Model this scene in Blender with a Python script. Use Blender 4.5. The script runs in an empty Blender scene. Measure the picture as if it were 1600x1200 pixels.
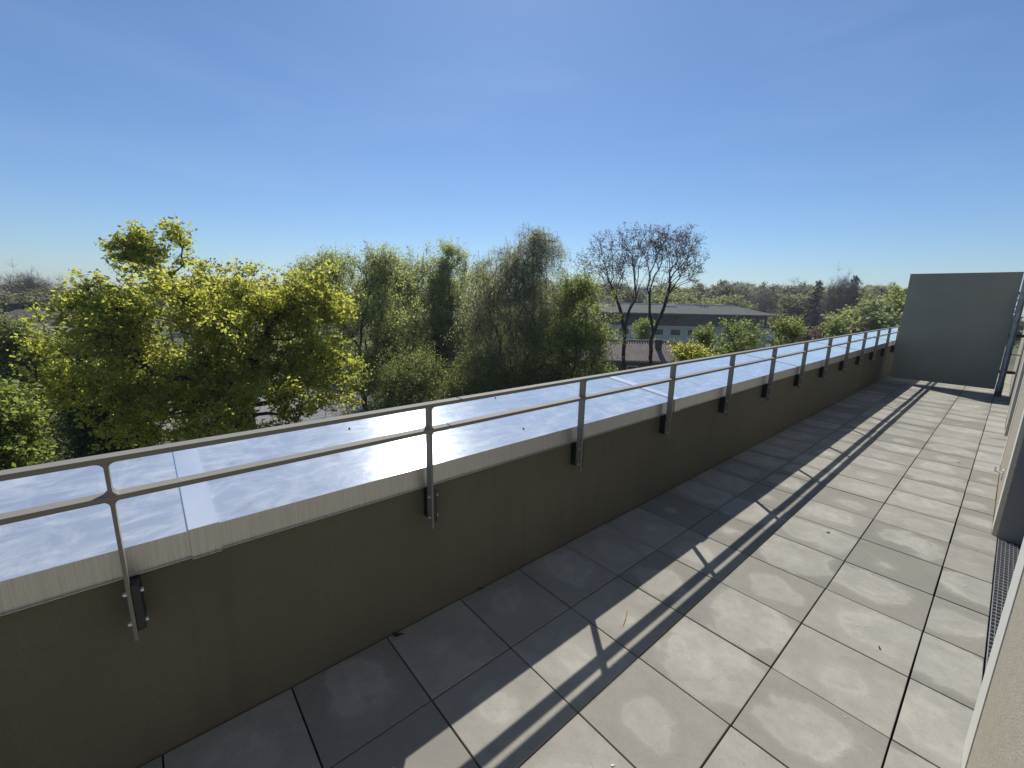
import bpy, bmesh, math, random
import numpy as np
from mathutils import Vector, Matrix

# ------------------------------------------------------------------ camera
FPX = 668.2                                   # focal length in pixels of a 1600 px wide picture
RW = np.array([[0.6491007, 0.7604415, 0.0199242],      # rows: right, down, forward (world)
               [0.1658442, -0.1159029, -0.9793172],
               [-0.7424042, 0.6389798, -0.2013475]])
CAM = np.array([1.5361, -3.3511, 1.9249])
scene = bpy.context.scene
C = bpy.data.collections.new('scene'); scene.collection.children.link(C)
cd = bpy.data.cameras.new('camera'); cam = bpy.data.objects.new('camera', cd); C.objects.link(cam)
cd.sensor_width = 36; cd.lens = FPX * 36 / 1600; cd.clip_start = 0.02; cd.clip_end = 3000
cam.matrix_world = Matrix(((RW[0][0], -RW[1][0], -RW[2][0], CAM[0]), (RW[0][1], -RW[1][1], -RW[2][1], CAM[1]),
                           (RW[0][2], -RW[1][2], -RW[2][2], CAM[2]), (0, 0, 0, 1)))
scene.camera = cam

# ------------------------------------------------------------------ sky, sun, exposure
SUN = Vector((-0.655, 0.556, 1.0)).normalized()          # towards the sun
EL = math.asin(SUN.z); AZ = math.atan2(SUN.x, SUN.y)
w = bpy.data.worlds.new('World'); scene.world = w; w.use_nodes = True
nt = w.node_tree; bg = nt.nodes['Background']
sky = nt.nodes.new('ShaderNodeTexSky'); sky.sky_type = 'NISHITA'; sky.sun_disc = False
sky.sun_elevation = EL; sky.sun_rotation = AZ; sky.altitude = 50
sky.air_density = 1.0; sky.dust_density = 0.3; sky.ozone_density = 1.6
hs = nt.nodes.new('ShaderNodeMix'); hs.data_type = 'RGBA'; hs.blend_type = 'MULTIPLY'; hs.inputs[0].default_value = 1.0
hs.inputs[7].default_value = (.82, 1.045, 1.33, 1)                  # the phone's cool white balance
nt.links.new(sky.outputs[0], hs.inputs[6])
# faint high cirrus over the whole dome
gtc = nt.nodes.new('ShaderNodeTexCoord'); gmp = nt.nodes.new('ShaderNodeMapping'); gmp.inputs['Scale'].default_value = (1.6, 1.6, 7.0); gmp.inputs['Rotation'].default_value = (.12, .1, .4)
gno = nt.nodes.new('ShaderNodeTexNoise'); gno.inputs['Scale'].default_value = 1.5; gno.inputs['Detail'].default_value = 7; gno.inputs['Roughness'].default_value = .55; gno.inputs['Distortion'].default_value = .6
grp = nt.nodes.new('ShaderNodeValToRGB'); grp.color_ramp.elements[0].position = .48; grp.color_ramp.elements[0].color = (0, 0, 0, 1); grp.color_ramp.elements[1].position = .8; grp.color_ramp.elements[1].color = (.085, .085, .085, 1)
gmx = nt.nodes.new('ShaderNodeMix'); gmx.data_type = 'RGBA'; gmx.inputs[7].default_value = (7.5, 9.0, 11.5, 1)
nt.links.new(gtc.outputs['Generated'], gmp.inputs[0]); nt.links.new(gmp.outputs[0], gno.inputs['Vector']); nt.links.new(gno.outputs['Fac'], grp.inputs[0])
nt.links.new(grp.outputs[0], gmx.inputs[0]); nt.links.new(hs.outputs[2], gmx.inputs[6]); nt.links.new(gmx.outputs[2], bg.inputs[0]); bg.inputs[1].default_value = 0.078
sl = bpy.data.lights.new('sun', 'SUN'); sl.energy = 5.0; sl.angle = math.radians(0.53); sl.color = (1, 0.95, 0.87)
so = bpy.data.objects.new('sun', sl); C.objects.link(so)
so.rotation_euler = SUN.to_track_quat('Z', 'Y').to_euler(); so.location = (0, 0, 30)
scene.view_settings.view_transform = 'Standard'; scene.view_settings.look = 'None'
scene.view_settings.exposure = 0.0; scene.view_settings.gamma = 1.0
scene.render.engine = 'CYCLES'; scene.cycles.use_denoising = True
scene.cycles.max_bounces = 8; scene.cycles.transparent_max_bounces = 8

rng = np.random.default_rng(7); random.seed(7)
GZ = -11.0                                    # street level below the roof terrace

# ------------------------------------------------------------------ helpers
def pray(u, v):
    return RW.T @ np.array([(u - 800) / FPX, (v - 600) / FPX, 1.0])
def at(u, v, D):
    d = pray(u, v); return CAM + d * (D / math.hypot(d[0], d[1]))
FW = np.array([RW[2][0], RW[2][1], 0]); FW /= np.linalg.norm(FW)
RT = np.array([FW[1], -FW[0], 0])
YAW = math.atan2(RT[1], RT[0])
def atfwd(u, v, Y):
    d = pray(u, v); return CAM + d * (Y / float(d @ FW))
def onground(u, v, z=GZ):
    d = pray(u, v); return CAM + d * ((z - CAM[2]) / d[2])

def tag(o, label=None, cat=None, group=None, kind=None):
    if label: o['label'] = label
    if cat: o['category'] = cat
    if group: o['group'] = group
    if kind: o['kind'] = kind
    return o
def empty(name, loc=(0, 0, 0), rz=0, label=None, cat=None, group=None):
    o = bpy.data.objects.new(name, None); C.objects.link(o); o.location = loc; o.rotation_euler = (0, 0, rz)
    o.empty_display_size = 0.1
    return tag(o, label, cat, group)
def link(name, me, mat=None, parent=None, loc=None):
    o = bpy.data.objects.new(name, me); C.objects.link(o)
    if mat is not None and not me.materials: me.materials.append(mat)
    if parent is not None: o.parent = parent
    if loc is not None: o.location = loc
    return o
class MB:
    def __init__(s): s.bm = bmesh.new()
    def box(s, x0, x1, y0, y1, z0, z1, bev=0):
        r = bmesh.ops.create_cube(s.bm, size=1)['verts']
        for q in r: q.co = Vector(((x0 + x1) / 2 + q.co.x * (x1 - x0), (y0 + y1) / 2 + q.co.y * (y1 - y0), (z0 + z1) / 2 + q.co.z * (z1 - z0)))
        if bev:
            es = list({e for q in r for e in q.link_edges})
            bmesh.ops.bevel(s.bm, geom=es, offset=bev, segments=2, affect='EDGES', profile=0.5)
        return s
    def cyl(s, p0, p1, r0, r1=None, n=12, caps=True):
        p0 = Vector(p0); p1 = Vector(p1); d = p1 - p0; r1 = r0 if r1 is None else r1
        m = Matrix.Translation((p0 + p1) / 2) @ d.to_track_quat('Z', 'Y').to_matrix().to_4x4()
        bmesh.ops.create_cone(s.bm, cap_ends=caps, segments=n, radius1=r0, radius2=r1, depth=d.length, matrix=m)
        return s
    def prism(s, poly, a0, a1, axis='y'):
        def P(p, a): return {'y': (p[0], a, p[1]), 'x': (a, p[0], p[1]), 'z': (p[0], p[1], a)}[axis]
        v0 = [s.bm.verts.new(P(p, a0)) for p in poly]; v1 = [s.bm.verts.new(P(p, a1)) for p in poly]
        n = len(poly); s.bm.faces.new(v0); s.bm.faces.new(v1[::-1])
        for i in range(n): s.bm.faces.new((v0[i], v1[i], v1[(i + 1) % n], v0[(i + 1) % n]))
        return s
    def face(s, pts): s.bm.faces.new([s.bm.verts.new(p) for p in pts]); return s
    def mesh(s, name, mat=None, smooth=False):
        bmesh.ops.recalc_face_normals(s.bm, faces=s.bm.faces)
        me = bpy.data.meshes.new(name); s.bm.to_mesh(me); s.bm.free()
        if mat: me.materials.append(mat)
        if smooth: me.shade_smooth()
        return me
    def build(s, name, mat=None, parent=None, loc=None, smooth=False):
        return link(name, s.mesh(name, mat, smooth), None, parent, loc)

# ------------------------------------------------------------------ materials
def mat(name, col=(.5, .5, .5), rough=.7, metal=0.0, var=0.0, vscale=4.0, bump=0.0, bscale=200.0, col2=None, spec=0.5, coord='Object'):
    m = bpy.data.materials.new(name); m.use_nodes = True; t = m.node_tree; b = t.nodes['Principled BSDF']
    b.inputs['Base Color'].default_value = (*col, 1); b.inputs['Roughness'].default_value = rough
    b.inputs['Metallic'].default_value = metal; b.inputs['Specular IOR Level'].default_value = spec
    tc = t.nodes.new('ShaderNodeTexCoord')
    if var or col2:
        n = t.nodes.new('ShaderNodeTexNoise'); n.inputs['Scale'].default_value = vscale; n.inputs['Detail'].default_value = 6
        n.inputs['Roughness'].default_value = .65
        t.links.new(tc.outputs[coord], n.inputs['Vector'])
        r = t.nodes.new('ShaderNodeValToRGB'); r.color_ramp.elements[0].position = .3; r.color_ramp.elements[1].position = .7
        c2 = col2 or tuple(min(1, c * (1 + var)) for c in col); c1 = col if col2 else tuple(c * (1 - var) for c in col)
        r.color_ramp.elements[0].color = (*c1, 1); r.color_ramp.elements[1].color = (*c2, 1)
        t.links.new(n.outputs['Fac'], r.inputs[0]); t.links.new(r.outputs[0], b.inputs['Base Color'])
    if bump:
        n2 = t.nodes.new('ShaderNodeTexNoise'); n2.inputs['Scale'].default_value = bscale; n2.inputs['Detail'].default_value = 3
        t.links.new(tc.outputs[coord], n2.inputs['Vector'])
        bp = t.nodes.new('ShaderNodeBump'); bp.inputs['Strength'].default_value = bump; bp.inputs['Distance'].default_value = .004
        t.links.new(n2.outputs['Fac'], bp.inputs['Height']); t.links.new(bp.outputs[0], b.inputs['Normal'])
    return m
def N(t, kind, **kw):
    n = t.nodes.new(kind)
    for k, v in kw.items():
        if k in n.inputs: n.inputs[k].default_value = v
        else: setattr(n, k, v)
    return n
def math_(t, op, a, b=None, clamp=False):
    n = t.nodes.new('ShaderNodeMath'); n.operation = op; n.use_clamp = clamp
    for i, q in enumerate((a, b)):
        if q is None: continue
        if isinstance(q, (int, float)): n.inputs[i].default_value = q
        else: t.links.new(q, n.inputs[i])
    return n.outputs[0]
def ramp(t, fac, stops):
    r = t.nodes.new('ShaderNodeValToRGB'); e = r.color_ramp.elements
    while len(e) < len(stops): e.new(.5)
    for q, (p, c) in zip(e, stops):
        q.position = p; q.color = (*c, 1) if isinstance(c, tuple) else (c, c, c, 1)
    t.links.new(fac, r.inputs[0]); return r.outputs[0]
def mixc(t, fac, a, b, mode='MIX'):
    n = t.nodes.new('ShaderNodeMix'); n.data_type = 'RGBA'; n.blend_type = mode
    for i, q in ((0, fac), (6, a), (7, b)):
        if isinstance(q, (int, float)): n.inputs[i].default_value = q
        elif isinstance(q, tuple): n.inputs[i].default_value = (*q, 1)
        else: t.links.new(q, n.inputs[i])
    return n.outputs[2]

def tile_material():
    m = bpy.data.materials.new('concrete_slab'); m.use_nodes = True; t = m.node_tree; b = t.nodes['Principled BSDF']
    tc = N(t, 'ShaderNodeTexCoord'); oi = N(t, 'ShaderNodeObjectInfo')
    off = N(t, 'ShaderNodeVectorMath', operation='SCALE'); 
    comb = N(t, 'ShaderNodeCombineXYZ')
    for k, s in enumerate((37.0, 91.0, 17.0)): t.links.new(math_(t, 'MULTIPLY', oi.outputs['Random'], s), comb.inputs[k])
    add = N(t, 'ShaderNodeVectorMath', operation='ADD')
    t.links.new(tc.outputs['Object'], add.inputs[0]); t.links.new(comb.outputs[0], add.inputs[1])
    P = add.outputs[0]
    big = N(t, 'ShaderNodeTexNoise', Scale=3.2, Detail=4.0, Roughness=.55); t.links.new(P, big.inputs['Vector'])
    fine = N(t, 'ShaderNodeTexNoise', Scale=95.0, Detail=4.0, Roughness=.7); t.links.new(P, fine.inputs['Vector'])
    mid = N(t, 'ShaderNodeTexNoise', Scale=14.0, Detail=6.0, Roughness=.7); t.links.new(P, mid.inputs['Vector'])
    # dried-up water mark: an uneven pale patch in the middle of each slab
    sep = N(t, 'ShaderNodeSeparateXYZ'); t.links.new(tc.outputs['Object'], sep.inputs[0])
    rb = math_(t, 'FRACT', math_(t, 'MULTIPLY', oi.outputs['Random'], 13.7)); rc = math_(t, 'FRACT', math_(t, 'MULTIPLY', oi.outputs['Random'], 29.3))
    rx = math_(t, 'MULTIPLY', math_(t, 'ADD', sep.outputs[0], math_(t, 'MULTIPLY', math_(t, 'SUBTRACT', rb, .5), .14)), 4.2)
    ry = math_(t, 'MULTIPLY', math_(t, 'ADD', sep.outputs[1], math_(t, 'MULTIPLY', math_(t, 'SUBTRACT', rc, .5), .14)), 4.6)
    rr = math_(t, 'SQRT', math_(t, 'ADD', math_(t, 'MULTIPLY', rx, rx), math_(t, 'MULTIPLY', ry, ry)))
    rn = math_(t, 'ADD', rr, math_(t, 'MULTIPLY', math_(t, 'SUBTRACT', big.outputs['Fac'], .5), 2.6))
    rn = math_(t, 'ADD', rn, math_(t, 'MULTIPLY', math_(t, 'SUBTRACT', mid.outputs['Fac'], .5), .5))
    rn = math_(t, 'ADD', rn, math_(t, 'MULTIPLY', math_(t, 'SUBTRACT', rc, .45), 1.1))
    patch = ramp(t, rn, [(.25, .60), (.66, .62), (.78, .20), (1.0, 0.0)])
    r2 = math_(t, 'FRACT', math_(t, 'MULTIPLY', oi.outputs['Random'], 7.31))
    base = mixc(t, r2, (.205, .198, .170), (.345, .332, .290))
    base = mixc(t, patch, base, (.475, .464, .415))
    base = mixc(t, ramp(t, big.outputs['Fac'], [(.42, .35), (.60, 0.0)]), base, (.19, .185, .163))
    base = mixc(t, ramp(t, mid.outputs['Fac'], [(.32, .35), (.62, 0.0)]), base, (.19, .181, .155))
    # grains
    base = mixc(t, ramp(t, fine.outputs['Fac'], [(.30, .45), (.42, 0.0)]), base, (.11, .105, .09))
    base = mixc(t, ramp(t, fine.outputs['Fac'], [(.62, 0.0), (.72, .4)]), base, (.42, .41, .37))
    # scratches
    map_ = N(t, 'ShaderNodeMapping'); map_.inputs['Scale'].default_value = (3, 30, 1); map_.inputs['Rotation'].default_value = (0, 0, .7)
    t.links.new(P, map_.inputs[0])
    scn = N(t, 'ShaderNodeTexNoise', Scale=2.4, Detail=5.0, Roughness=.75); t.links.new(map_.outputs[0], scn.inputs['Vector'])
    base = mixc(t, ramp(t, scn.outputs['Fac'], [(.66, 0.0), (.73, .6)]), base, (.55, .54, .5))
    t.links.new(base, b.inputs['Base Color']); b.inputs['Roughness'].default_value = .82; b.inputs['Specular IOR Level'].default_value = .3
    bp = N(t, 'ShaderNodeBump', Strength=.35, Distance=.002); t.links.new(fine.outputs['Fac'], bp.inputs['Height']); t.links.new(bp.outputs[0], b.inputs['Normal'])
    return m

def zinc_material(name, streak=False):
    m = bpy.data.materials.new(name); m.use_nodes = True; t = m.node_tree; b = t.nodes['Principled BSDF']
    tc = N(t, 'ShaderNodeTexCoord'); b.inputs['Metallic'].default_value = 1.0 if streak else .78
    O = tc.outputs['Object']
    big = N(t, 'ShaderNodeTexNoise', Scale=2.2, Detail=5.0, Roughness=.6, Distortion=.6); t.links.new(O, big.inputs['Vector'])
    mp = N(t, 'ShaderNodeMapping'); mp.inputs['Rotation'].default_value = (0, 0, .5); mp.inputs['Scale'].default_value = (9, 2.2, 3)
    t.links.new(O, mp.inputs[0])
    wipe = N(t, 'ShaderNodeTexNoise', Scale=1.6, Detail=8.0, Roughness=.72, Distortion=.8); t.links.new(mp.outputs[0], wipe.inputs['Vector'])
    fine = N(t, 'ShaderNodeTexNoise', Scale=26.0, Detail=6.0, Roughness=.7); t.links.new(O, fine.inputs['Vector'])
    col = mixc(t, ramp(t, big.outputs['Fac'], [(.3, 0.0), (.7, 1.0)]), (.66, .70, .715), (.76, .795, .80))
    col = mixc(t, ramp(t, wipe.outputs['Fac'], [(.50, 0.0), (.70, .5)]), col, (.90, .91, .90))
    stain = N(t, 'ShaderNodeTexNoise', Scale=7.0, Detail=3.0, Roughness=.5, Distortion=1.0); t.links.new(O, stain.inputs['Vector'])
    col = mixc(t, ramp(t, stain.outputs['Fac'], [(.64, 0.0), (.74, .4)]), col, (.56, .50, .42))
    tg = N(t, 'ShaderNodeCombineXYZ'); tg.inputs[0].default_value = 1.0
    if not streak:
        blot = N(t, 'ShaderNodeTexNoise', Scale=5.0, Detail=7.0, Roughness=.68, Distortion=1.2); t.links.new(O, blot.inputs['Vector'])
        met = math_(t, 'SUBTRACT', .66, ramp(t, blot.outputs['Fac'], [(.45, 0.0), (.72, .22)]))
        met = math_(t, 'SUBTRACT', met, ramp(t, wipe.outputs['Fac'], [(.48, 0.0), (.72, .16)]), True)
        t.links.new(met, b.inputs['Metallic'])
    if not streak:
        b.inputs['Anisotropic'].default_value = .86; t.links.new(tg.outputs[0], b.inputs['Tangent'])
    rgh = math_(t, 'ADD', .115, math_(t, 'MULTIPLY', wipe.outputs['Fac'], .08))
    rgh = math_(t, 'ADD', rgh, math_(t, 'MULTIPLY', fine.outputs['Fac'], .06))
    h = math_(t, 'MULTIPLY', big.outputs['Fac'], 1.0)
    bp = N(t, 'ShaderNodeBump', Strength=.10, Distance=.02); t.links.new(h, bp.inputs['Height'])
    if streak:
        ms = N(t, 'ShaderNodeMapping'); ms.inputs['Scale'].default_value = (1, 330, 5.0); t.links.new(O, ms.inputs[0])
        st = N(t, 'ShaderNodeTexNoise', Scale=1.0, Detail=6.0, Roughness=.7); t.links.new(ms.outputs[0], st.inputs['Vector'])
        col = mixc(t, ramp(t, st.outputs['Fac'], [(.35, .75), (.62, 0.0)]), (.62, .628, .615), (.40, .402, .385))
        rgh = math_(t, 'ADD', .42, math_(t, 'MULTIPLY', st.outputs['Fac'], .2))
    t.links.new(col, b.inputs['Base Color']); t.links.new(rgh, b.inputs['Roughness']); t.links.new(bp.outputs[0], b.inputs['Normal'])
    return m

def leaf_material(name, c_dark, c_light, trans, tmix=.55, rough=.5):
    m = bpy.data.materials.new(name); m.use_nodes = True; t = m.node_tree
    out = t.nodes['Material Output']; b = t.nodes['Principled BSDF']
    g = N(t, 'ShaderNodeNewGeometry')
    tc = N(t, 'ShaderNodeTexCoord'); no = N(t, 'ShaderNodeTexNoise', Scale=.9, Detail=3.0); t.links.new(tc.outputs['Object'], no.inputs['Vector'])
    fac = math_(t, 'ADD', math_(t, 'MULTIPLY', g.outputs['Random Per Island'], .55), ramp(t, no.outputs['Fac'], [(.36, 0.0), (.64, .45)]))
    col = mixc(t, fac, c_dark, c_light)
    t.links.new(col, b.inputs['Base Color']); b.inputs['Roughness'].default_value = rough; b.inputs['Specular IOR Level'].default_value = .3
    tr = N(t, 'ShaderNodeBsdfTranslucent')
    tcol = mixc(t, fac, tuple(c * .68 for c in trans), tuple(min(.95, c * 1.12) for c in trans))
    t.links.new(tcol, tr.inputs[0])
    mx = N(t, 'ShaderNodeMixShader'); mx.inputs[0].default_value = tmix
    t.links.new(b.outputs[0], mx.inputs[1]); t.links.new(tr.outputs[0], mx.inputs[2]); t.links.new(mx.outputs[0], out.inputs[0])
    return m

M = {}
M['tile'] = tile_material()
M['zinc'] = zinc_material('zinc_sheet'); M['fascia'] = zinc_material('zinc_fascia', True)
M['zinc_new'] = mat('new_zinc', (.74, .78, .795), .28, metal=.66, var=.05, vscale=6)
M['render'] = mat('olive_render', (.132, .128, .101), .92, col2=(.162, .156, .122), vscale=2.0, bump=.7, bscale=230, spec=.2)
def streaks(m, k):
    t = m.node_tree; b = t.nodes['Principled BSDF']; src = b.inputs['Base Color'].links[0].from_socket
    tc = N(t, 'ShaderNodeTexCoord'); mp = N(t, 'ShaderNodeMapping'); mp.inputs['Scale'].default_value = (1, 5.5, .35); t.links.new(tc.outputs['Object'], mp.inputs[0])
    n = N(t, 'ShaderNodeTexNoise', Scale=2.2, Detail=7.0, Roughness=.65); t.links.new(mp.outputs[0], n.inputs['Vector'])
    g = N(t, 'ShaderNodeTexNoise', Scale=170.0, Detail=2.0); t.links.new(tc.outputs['Object'], g.inputs['Vector'])
    c = mixc(t, ramp(t, n.outputs['Fac'], [(.50, 0.0), (.72, k)]), src, (.07, .07, .058))
    c = mixc(t, ramp(t, g.outputs['Fac'], [(.36, .35), (.5, 0.0)]), c, (.075, .072, .058))
    t.links.new(c, b.inputs['Base Color'])
streaks(M['render'], .22)
M['render_beige'] = mat('beige_render', (.37, .335, .262), .92, var=.16, vscale=55, bump=.9, bscale=150, spec=.2)
M['bead'] = mat('plaster_bead', (.56, .555, .50), .8, var=.06, vscale=40, bump=.2, bscale=300)
M['rail'] = mat('taupe_powder_coat', (.215, .207, .182), .62, spec=.25, var=.05, vscale=8, bump=.08, bscale=500)
M['bracket'] = mat('black_steel', (.018, .021, .026), .45, bump=.1, bscale=400)
M['steel'] = mat('bolt_steel', (.62, .63, .64), .3, metal=1)
M['screen'] = mat('grey_panel', (.28, .285, .242), .75, var=.09, vscale=1.6, bump=.15, bscale=180)
M['pipe'] = mat('weathered_zinc_pipe', (.30, .325, .355), .5, metal=.6, var=.35, vscale=7)
M['galv'] = mat('galvanised_grate', (.58, .59, .6), .42, metal=.9, var=.12, vscale=30)
M['reveal'] = mat('grey_reveal', (.29, .282, .268), .85, var=.05, vscale=3)
M['dark'] = mat('dark_bedding', (.035, .033, .03), .95, var=.3, vscale=30)
M['glass'] = mat('window_glass', (.02, .025, .03), .06, spec=.8)
M['frame'] = mat('anthracite_frame', (.06, .062, .065), .45)
M['white'] = mat('white_plastic', (.8, .8, .79), .4)
M['bark'] = mat('bark', (.030, .026, .020), .95, var=.35, vscale=5)
M['bark_grey'] = mat('grey_bark', (.072, .062, .050), .95, var=.3, vscale=5)
M['grass'] = mat('grass_ground', (.045, .06, .02), .95, col2=(.10, .11, .045), vscale=.25, bump=.4, bscale=3)
M['asphalt'] = mat('car_park_asphalt', (.20, .195, .185), .92, var=.16, vscale=.6, bump=.2, bscale=60)
M['l_maple'] = leaf_material('maple_leaf', (.12, .134, .026), (.225, .235, .05), (.77, .78, .14), .63)
M['l_maple2'] = leaf_material('maple_leaf_green', (.08, .11, .026), (.165, .195, .05), (.46, .54, .12), .58)
M['l_spring'] = leaf_material('spring_leaf', (.105, .13, .045), (.21, .24, .095), (.66, .72, .24), .6)
M['l_willow'] = leaf_material('willow_leaf', (.125, .135, .065), (.24, .25, .13), (.66, .68, .32), .58)
M['l_ivy'] = leaf_material('ivy_leaf', (.03, .05, .02), (.07, .10, .035), (.14, .2, .05), .35)
M['l_shrub'] = leaf_material('shrub_leaf', (.07, .088, .028), (.145, .165, .05), (.40, .46, .12), .55)
M['l_bud'] = leaf_material('purple_bud', (.115, .09, .095), (.22, .18, .185), (.26, .21, .22), .4)
M['l_far'] = leaf_material('far_leaf', (.085, .11, .045), (.155, .18, .08), (.42, .48, .17), .55)
M['l_far2'] = leaf_material('far_leaf_olive', (.105, .105, .06), (.165, .165, .095), (.34, .34, .18), .5)
M['l_twig'] = leaf_material('bare_twig', (.10, .086, .078), (.18, .16, .14), (.2, .18, .16), .35)
M['l_conifer'] = leaf_material('conifer_needle', (.014, .026, .016), (.034, .048, .03), (.03, .045, .02), .2)
M['l_red'] = leaf_material('copper_leaf', (.09, .06, .054), (.16, .11, .095), (.24, .14, .12), .45)

# ================================================================== LARGE STRUCTURE
# ground and car park
def terrain():
    b = MB(); b.face([(-600, -600, GZ), (600, -600, GZ), (600, 600, GZ), (-600, 600, GZ)])
    o = b.build('ground', M['grass']); tag(o, kind='structure')
    b = MB()
    def L(x, y, z): p = CAM + RT * x + FW * y; return (p[0], p[1], z)
    b.face([L(-62, 38, GZ + .004), L(6, 38, GZ + .004), L(6, 68, GZ + .004), L(-62, 68, GZ + .004)])
    tag(b.build('car_park', M['asphalt']), kind='structure')
terrain()

# terrace floor: bedding and slabs
XC = [-0.504, 0.0, 0.493, 0.986, 1.479, 1.733]
YEND = 16.0
def terrace():
    b = MB(); b.box(-.509, 1.95, -6, YEND, -.30, -.035)
    fl = b.build('terrace_floor', M['dark']); tag(fl, kind='structure')
    meshes = {}
    def slab(wx, wy):
        k = (round(wx, 3), round(wy, 3))
        if k not in meshes:
            q = MB(); q.box(-wx / 2, wx / 2, -wy / 2, wy / 2, -.04, 0, .0025); meshes[k] = q.mesh('slab', M['tile'])
        return meshes[k]
    j = -11
    while j * .5 < YEND - .5:
        y0 = j * .5
        for i in range(5):
            x0, x1 = XC[i], XC[i + 1]
            if i == 4 and not any(a < y0 + .5 and y0 < c for a, c in OPEN): x1 = 1.699
            g = .0075
            o = link('slab', slab(x1 - x0 - g, .5 - g), None, fl, ((x0 + x1) / 2 + rng.normal(0, .0008), y0 + .25 + rng.normal(0, .0008), rng.normal(0, .0011)))
            o.rotation_euler = (rng.normal(0, .0016), rng.normal(0, .0016), rng.normal(0, .0015))
        j += 1
OPEN = [(-.75, 1.95), (4.7, 6.37), (8.3, 9.9)]
terrace()

# parapet with zinc coping
def parapet():
    root = empty('parapet_wall', (-.88, 0, 0), label='long olive rendered parapet wall with wide zinc coping along the terrace edge', cat='wall')
    off = Vector((.88, 0, 0))
    b = MB(); b.box(-1.27 + .88, -.51 + .88, -7, YEND + 3, -.6, .93); b.build('wall', M['render'], root)
    joints = [-7.0, -3.31, .44, 4.02, 7.75, 11.4, 15.1, YEND + 3]
    def sheet(y0, y1, lift, name, lip=.0):
        i0, o0 = -.474 + .88 + lift, -1.30 + .88 - lift
        zi, zo = .98 + lift, 1.08 + lift
        b = MB()
        # top plate, subdivided so it can be slightly wavy
        n = max(2, int((y1 - y0) / .18)); nx = 6
        vs = [[None] * (nx + 1) for _ in range(n + 1)]
        for a in range(n + 1):
            y = y0 + (y1 - y0) * a / n
            for c in range(nx + 1):
                f = c / nx
                edge = min(a, n - a, c, nx - c) == 0
                dz = 0 if edge else .0016 * math.sin(y * 5.1 + f * 3 + y0) + .0011 * math.sin(y * 9.7 - f * 5)
                vs[a][c] = b.bm.verts.new((i0 + (o0 - i0) * f, y, zi + (zo - zi) * f + dz))
        for a in range(n):
            for c in range(nx):
                fc = b.bm.faces.new((vs[a][c], vs[a + 1][c], vs[a + 1][c + 1], vs[a][c + 1])); fc.smooth = True
        bmesh.ops.recalc_face_normals(b.bm, faces=b.bm.faces)
        if lift:
            e = .0003
            for ya, yb in ((y0 - .0012, y0 - e), (y1 + e, y1 + .0012)): b.prism([(i0, zi), (o0, zo), (o0, zo - lift), (i0, zi - lift)], ya, yb, 'y')
        top = b.build(name, M['zinc_new' if lift else 'zinc'], root)
        if sum(p.normal.z for p in top.data.polygons) < 0: top.data.flip_normals()
        f = MB()
        f.box(i0 - .003, i0 - .0002, y0, y1, .865 - lift * .5, zi - .0004)
        f.box(i0 - .0002, i0 + .010, y0, y1, .865 - lift * .5, .8675 - lift * .5)
        f.box(o0 + .0002, o0 + .003, y0, y1, .93, zo - .0004)
        f.build('fascia', M['fascia'], top)
    for k in range(len(joints) - 1):
        sheet(joints[k] + (.055 if k else 0), joints[k + 1] + .045, 0, 'coping_sheet')
    for k in joints[1:-1]:
        sheet(k, k + .10, .007, 'cover_strip')
parapet()

# ------------------------------------------------------------------ the house on the terrace's inner side
FX = 1.70
def house():
    root = empty('apartment_building', (4, 4, GZ), label='rendered apartment building facade with piers and terrace doors beside the slabs', cat='building')
    def part(b, name, m): 
        return b.build(name, m, root, (-4, -4, -GZ))
    b = MB(); b.box(-1.23, 9, -10, YEND + 6, GZ + .01, -.31); part(b, 'lower_storeys', M['render'])
    ys = [-7.0] + [q for a in OPEN for q in a] + [YEND]
    ch = .024
    for k in range(0, len(ys), 2):
        y0, y1 = ys[k], ys[k + 1]
        poly = [(FX, y0 + ch if k else y0), (FX, y1 - ch), (FX + ch, y1 - .0005), (FX + .30, y1), (FX + .30, y0), (FX + ch, y0 + .0005)]
        b = MB(); b.prism(poly, -.3, 3.2, 'z')
        part(b, 'pier', M['render_beige'])
        # smooth light plaster bands at the corners, grey reveals
        for yy, q in ((y1, -1), (y0, 1)):
            if k == 0 and q == 1: continue
            ya, yb = sorted((yy + q * .03, yy + q * .31))
            b = MB(); b.box(FX - .004, FX + .01, ya, yb, .002, 3.0, .001); part(b, 'corner_band', M['bead'])
            ya, yb = sorted((yy - q * .004, yy + q * .004))
            b = MB(); b.box(FX + ch + .004, FX + .23, ya, yb, -.02, 2.345); part(b, 'reveal', M['reveal'])
    for a, c in OPEN:
        b = MB(); b.box(FX, FX + .30, a, c, 2.35, 3.2); part(b, 'lintel', M['render_beige'])
        b = MB(); x = FX + .235
        b.box(x, x + .06, a, a + .07, .03, 2.35).box(x, x + .06, c - .07, c, .03, 2.35).box(x, x + .06, a + .07, c - .07, 2.28, 2.35).box(x, x + .06, a + .07, c - .07, .03, .10)
        mid = (a + c) / 2; b.box(x, x + .06, mid - .05, mid + .05, .10, 2.28)
        fr = part(b, 'door_frame', M['frame'])
        for p, q in ((a + .07, mid - .05), (mid + .05, c - .07)):
            g = MB(); g.box(x + .02, x + .035, p, q, .10, 2.28); g.build('pane', M['glass'], fr)
        g = MB(); g.box(x - .012, x, mid - .012, mid + .012, .98, 1.14); g.box(x - .05, x - .012, mid - .01, mid + .01, 1.05, 1.075); g.box(x - .05, x - .036, mid + .01, mid + .12, 1.05, 1.075)
        g.build('door_handle', M['steel'], fr)
    b = MB(); b.box(FX - .05, 9, -10, YEND, 3.2, 3.5); part(b, 'roof_slab', M['render'])
    b = MB(); b.box(FX + .301, 9, -10, YEND, -.3, 3.2); part(b, 'upper_storey', M['dark'])
house()

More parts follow.
